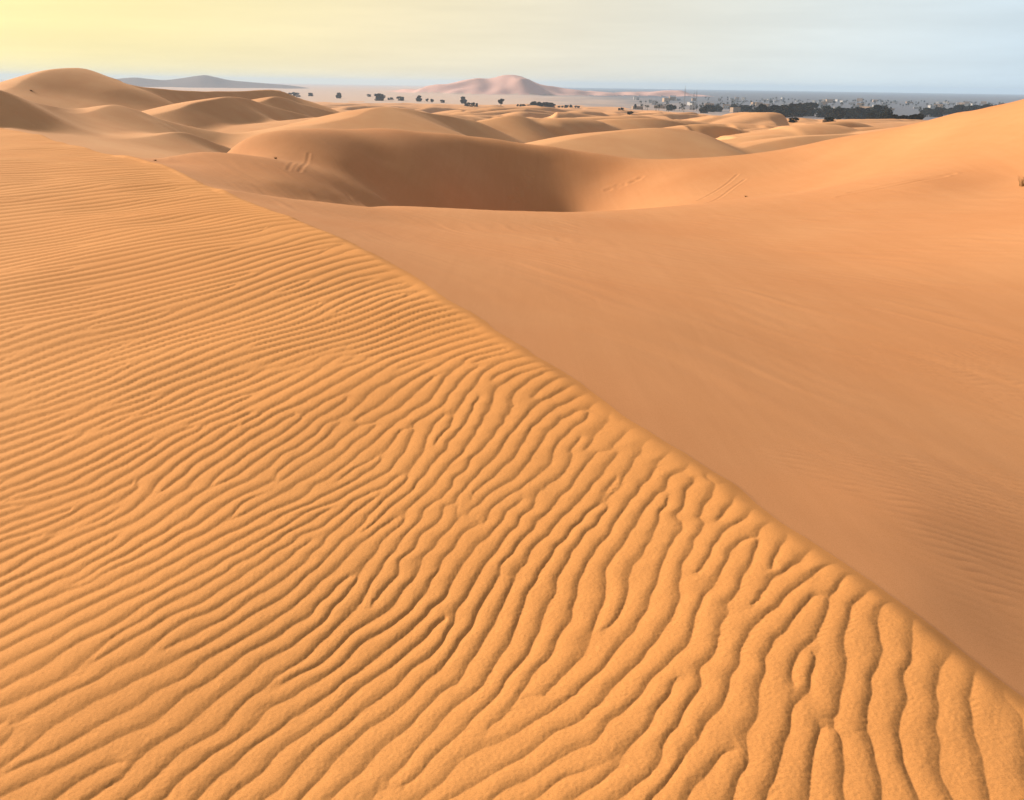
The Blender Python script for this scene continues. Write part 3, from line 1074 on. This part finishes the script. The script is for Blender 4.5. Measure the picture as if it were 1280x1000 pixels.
PALM = []
for sd in (31, 32):
    R_ = random.Random(sd)
    root = empty('palm_tree', (0, 0, 0))
    v, f = [], []
    tube(v, f, [(0, 0, -0.03), (0.01, 0.0, 0.35), (0.03, 0.01, 0.72)], [0.04, 0.028, 0.024])
    to_obj('trunk', v, f, BARK, root, True)
    v, f = [], []
    for i in range(46):
        a = R_.uniform(0, 6.283)
        e0 = R_.uniform(-0.5, 1.2)
        L = R_.uniform(0.26, 0.36)
        prev = None
        for s_ in range(5):
            u = s_ / 4
            rr_ = L * u * math.cos(e0 * 0.6) + 0.01
            zz = 0.74 + L * (math.sin(e0) * u - 0.75 * u * u)
            wd = 0.035 * math.sin(math.pi * (0.12 + 0.85 * u))
            c, s = math.cos(a), math.sin(a)
            b = len(v)
            v += [(0.03 + rr_ * c - s * wd, 0.01 + rr_ * s + c * wd, zz), (0.03 + rr_ * c + s * wd, 0.01 + rr_ * s - c * wd, zz)]
            if s_:
                f.append((b - 2, b - 1, b + 1, b))
    to_obj('crown', v, f, PALMLEAF, root)
    PALM.append(root)
pused = set()


def put_palm(k, x, y, h):
    z = ground_z(x, y)
    if k in pused:
        o = copy_tree(PALM[k], (x, y, z), random.uniform(0, 6.28), (h, h, h))
    else:
        pused.add(k)
        o = PALM[k]
        o.location = (x, y, z)
        o.scale = (h, h, h)
    tag(o, 'dark green palm growing among the houses of the far town', 'palm', None, 'palms among the houses of the far town')


for i in range(270):
    px = 800 + (1262 - 800) * random.random() ** 0.9
    r = random.uniform(800, 1700) if px > 880 else random.uniform(680, 1100)
    a = az_of(px)
    put_palm(random.randrange(2), math.sin(a) * r, math.cos(a) * r, random.uniform(3.5, 6.5))


def mast(px, py_top, r, label):
    p = at(px, py_top, r)
    z0 = ground_z(p[0], p[1])
    root = empty('radio_mast', (p[0], p[1], z0))
    h = p[2] - z0
    v, f = [], []
    for k in range(3):
        a = 2 * math.pi * k / 3
        c, s = math.cos(a), math.sin(a)
        tube(v, f, [(c * 0.9, s * 0.9, -0.5), (c * 0.35, s * 0.35, h * 0.85)], [0.13, 0.10], 5)
    for i in range(14):
        zz = h * 0.85 * (i + 0.5) / 14
        q = 0.9 - 0.55 * (i + 0.5) / 14
        for k in range(3):
            a, b_ = 2 * math.pi * k / 3, 2 * math.pi * (k + 1) / 3
            p0, p1 = (q * math.cos(a), q * math.sin(a)), (q * math.cos(b_), q * math.sin(b_))
            n = len(v)
            v += [(*p0, zz - .06), (*p1, zz - .06), (*p1, zz + .06), (*p0, zz + .06)]
            f.append((n, n + 1, n + 2, n + 3))
    to_obj('lattice_tower', v, f, STEEL, root)
    v, f = [], []
    tube(v, f, [(0, 0, h * 0.84), (0, 0, h)], [0.12, 0.06], 6)
    to_obj('aerial', v, f, STEEL, root)
    tag(root, label, 'mast')


mast(857, 107, 900, 'tallest thin radio mast, leftmost above the far town')
mast(868, 113, 880, 'shorter radio mast between its two neighbours above the far town')
mast(871.5, 111, 890, 'thin radio mast, rightmost of the three above the far town')

# ------------------------------------------------------------------ dry tufts on the dunes
def tuft_proto(seed, n):
    R_ = random.Random(seed)
    v, f = [], []
    for i in range(n):
        a = R_.uniform(0, 6.283)
        q = R_.uniform(0, 0.4)
        lean = R_.uniform(0.2, 1.0)
        L = R_.uniform(0.5, 1.0)
        wd = 0.022
        x0, y0 = q * math.cos(a), q * math.sin(a)
        a2 = a + R_.uniform(-.6, .6)
        pa = [(x0, y0, -0.05), (x0 + lean * .35 * L * math.cos(a2), y0 + lean * .35 * L * math.sin(a2), 0.6 * L), (x0 + lean * L * math.cos(a2), y0 + lean * L * math.sin(a2), L * (1 - .3 * lean))]
        for k in range(2):
            b = len(v)
            w0 = wd * (1 - k * .4)
            w1 = wd * (.6 - k * .5)
            c, s = -math.sin(a2), math.cos(a2)
            p, q_ = pa[k], pa[k + 1]
            v += [(p[0] - c * w0, p[1] - s * w0, p[2]), (p[0] + c * w0, p[1] + s * w0, p[2]), (q_[0] + c * w1, q_[1] + s * w1, q_[2]), (q_[0] - c * w1, q_[1] - s * w1, q_[2])]
            f.append((b, b + 1, b + 2, b + 3))
    return v, f


tv_, tf2 = tuft_proto(5, 85)
first = None
TUFTS = [
    (1283, 226, 19.0, 14, 1.0, 'brown dry grass clump at the very edge of the smooth right slope'),
    (345, 204.5, 21.3, 3, 1.5, 'small dry tuft beside the curved wheel tracks'),
    (194, 201, 19.9, 2, 1.8, 'tiny dry tuft on the near shoulder below the pointed dune'),
    (38, 107, 103, 2, 1.6, 'dry tuft high on the bright flank of the tallest dune'),
    (50, 127.5, 75, 3, 1.6, 'dry tuft on the pale saddle below the tallest dune'),
    (81, 136, 72, 3, 1.8, 'dry tuft on the pale saddle just above the dark red slip face'),
    (259, 160, 74, 4, 1.6, 'dry tuft on the shaded flank behind the pointed dune'),
    (975, 183, 48, 3, 1.4, 'dry tuft at the foot of the flat shaded dune near the right ridge'),
    (932, 249, 25.0, 2, 1.6, 'tiny dry tuft on the smooth slope below the footprint tracks'),
]
for px, py, r, hp, wf, lab in TUFTS:
    p = at(px, py, r)
    z0 = ground_z(p[0], p[1])
    h = hp / FPX * r
    if first is None:
        o = first = to_obj('dry_tuft', tv_, tf2, DRY)
    else:
        o = first.copy()
        COL.objects.link(o)
    o.location = (p[0], p[1], z0)
    o.scale = (h * wf, h * wf, h)
    o.rotation_euler = (0, 0, random.uniform(0, 6.28))
    tag(o, lab, 'tuft', None, 'dry tufts on the dunes')
print('objects', time.time() - T0)

# ------------------------------------------------------------------ haze
HAZE = True
if HAZE:
    hv = [(-9400, -9400, -30), (9400, -9400, -30), (9400, 9400, -30), (-9400, 9400, -30), (-9400, -9400, 33), (9400, -9400, 33), (9400, 9400, 33), (-9400, 9400, 33)]
    hf = [(0, 3, 2, 1), (4, 5, 6, 7), (0, 1, 5, 4), (1, 2, 6, 5), (2, 3, 7, 6), (3, 0, 4, 7)]
    m = bpy.data.materials.new('haze_air')
    m.use_nodes = True
    nt = m.node_tree
    nt.nodes.clear()
    out = nt.nodes.new('ShaderNodeOutputMaterial')
    pv = nt.nodes.new('ShaderNodeVolumePrincipled')
    pv.inputs['Color'].default_value = (0.58, 0.76, 1.0, 1)
    pv.inputs['Density'].default_value = 0.00017
    pv.inputs['Anisotropy'].default_value = 0.0
    nt.links.new(pv.outputs[0], out.inputs['Volume'])
    o = to_obj('haze', hv, hf, m)
    o['kind'] = 'stuff'
    o['label'] = 'pale blue haze lying over the whole desert'
    o['category'] = 'haze'

# ------------------------------------------------------------------ sky and sun
SUN_AZ = math.radians(-60)      # left of the view, from +Y
SUN_EL = math.radians(25)
w_ = bpy.data.worlds.new('World')
sc.world = w_
w_.use_nodes = True
nt = w_.node_tree
bg = nt.nodes['Background']
sky = nt.nodes.new('ShaderNodeTexSky')
sky.sky_type = 'NISHITA'
sky.sun_disc = False
sky.sun_elevation = SUN_EL
sky.sun_rotation = SUN_AZ
sky.air_density = 1.0
sky.dust_density = 4.0
sky.ozone_density = 1.0
bg.inputs['Strength'].default_value = 0.06
# thin streaky high cloud veil, brighter and yellower towards the sun
tc = nt.nodes.new('ShaderNodeTexCoord')
mp = nt.nodes.new('ShaderNodeMapping')
mp.inputs['Scale'].default_value = (2.2, 2.2, 26)
mp.inputs['Rotation'].default_value = (0.0, math.radians(2.5), 0)
nt.links.new(tc.outputs['Generated'], mp.inputs['Vector'])
nz = nt.nodes.new('ShaderNodeTexNoise')
nz.inputs['Scale'].default_value = 1.6
nz.inputs['Detail'].default_value = 6
nz.inputs['Roughness'].default_value = 0.55
nt.links.new(mp.outputs['Vector'], nz.inputs['Vector'])
vr = nt.nodes.new('ShaderNodeMapRange')
vr.inputs['From Min'].default_value = 0.38
vr.inputs['From Max'].default_value = 0.72
vr.inputs['To Min'].default_value = 0.93
vr.inputs['To Max'].default_value = 1.0
nt.links.new(nz.outputs['Fac'], vr.inputs['Value'])
dot = nt.nodes.new('ShaderNodeVectorMath')
dot.operation = 'DOT_PRODUCT'
nrmz = nt.nodes.new('ShaderNodeVectorMath')
nrmz.operation = 'NORMALIZE'
nt.links.new(tc.outputs['Generated'], nrmz.inputs[0])
nt.links.new(nrmz.outputs[0], dot.inputs[0])
dot.inputs[1].default_value = (math.sin(SUN_AZ) * math.cos(SUN_EL), math.cos(SUN_AZ) * math.cos(SUN_EL), math.sin(SUN_EL))
rp = nt.nodes.new('ShaderNodeValToRGB')
cr = rp.color_ramp
cr.elements[0].position = 0.0
cr.elements[0].color = (8.8, 10.7, 12.0, 1)
cr.elements[1].position = 1.0
cr.elements[1].color = (19.0, 16.5, 6.0, 1)
for pos, c in ((0.18, (10.6, 11.6, 11.6, 1)), (0.42, (11.9, 11.2, 9.0, 1)), (0.60, (13.4, 11.7, 7.5, 1)), (0.76, (14.6, 12.6, 6.3, 1))):
    e_ = cr.elements.new(pos)
    e_.color = c
nt.links.new(dot.outputs['Value'], rp.inputs['Fac'])
mixw = nt.nodes.new('ShaderNodeMix')
mixw.data_type = 'RGBA'
sz = nt.nodes.new('ShaderNodeSeparateXYZ')
nt.links.new(nrmz.outputs[0], sz.inputs[0])
er = nt.nodes.new('ShaderNodeMapRange')
er.interpolation_type = 'SMOOTHSTEP'
er.inputs['From Min'].default_value = 0.10
er.inputs['From Max'].default_value = 0.42
er.inputs['To Min'].default_value = 1.0
er.inputs['To Max'].default_value = 0.25
nt.links.new(sz.outputs['Z'], er.inputs['Value'])
mv = nt.nodes.new('ShaderNodeMath')
mv.operation = 'MULTIPLY'
nt.links.new(vr.outputs['Result'], mv.inputs[0])
nt.links.new(er.outputs['Result'], mv.inputs[1])
nt.links.new(mv.outputs[0], mixw.inputs['Factor'])
nt.links.new(sky.outputs['Color'], mixw.inputs['A'])
vb = nt.nodes.new('ShaderNodeMapRange')
vb.inputs['From Min'].default_value = 0.32
vb.inputs['From Max'].default_value = 0.68
vb.inputs['To Min'].default_value = 0.975
vb.inputs['To Max'].default_value = 1.025
nt.links.new(nz.outputs['Fac'], vb.inputs['Value'])
vs = nt.nodes.new('ShaderNodeVectorMath')
vs.operation = 'SCALE'
nt.links.new(rp.outputs['Color'], vs.inputs[0])
nt.links.new(vb.outputs['Result'], vs.inputs['Scale'])
nt.links.new(vs.outputs['Vector'], mixw.inputs['B'])
nt.links.new(mixw.outputs['Result'], bg.inputs['Color'])

sl = bpy.data.lights.new('sun', 'SUN')
sl.energy = 5.0
sl.angle = math.radians(5.0)
sl.color = (1.0, 0.90, 0.76)
so = bpy.data.objects.new('sun', sl)
COL.objects.link(so)
from mathutils import Vector, Matrix
sd_ = Vector((math.sin(SUN_AZ) * math.cos(SUN_EL), math.cos(SUN_AZ) * math.cos(SUN_EL), math.sin(SUN_EL)))
so.rotation_euler = sd_.to_track_quat('Z', 'Y').to_euler()

# ------------------------------------------------------------------ camera object, view
cd = bpy.data.cameras.new('camera')
cd.sensor_width = 36
cd.lens = 36 * FPX / 1280
cd.clip_start = 0.05
cd.clip_end = 20000
co = bpy.data.objects.new('camera', cd)
COL.objects.link(co)
M = Matrix(((r2[0], u2[0], -fw[0], 0), (r2[1], u2[1], -fw[1], 0), (r2[2], u2[2], -fw[2], CAMH), (0, 0, 0, 1)))
co.matrix_world = M
sc.camera = co
sc.view_settings.view_transform = 'Standard'
sc.view_settings.look = 'None'
sc.view_settings.exposure = 0.31
sc.view_settings.gamma = 1.0
sc.cycles.use_denoising = True
sc.cycles.max_bounces = 6
sc.cycles.volume_bounces = 1
print('done', time.time() - T0)
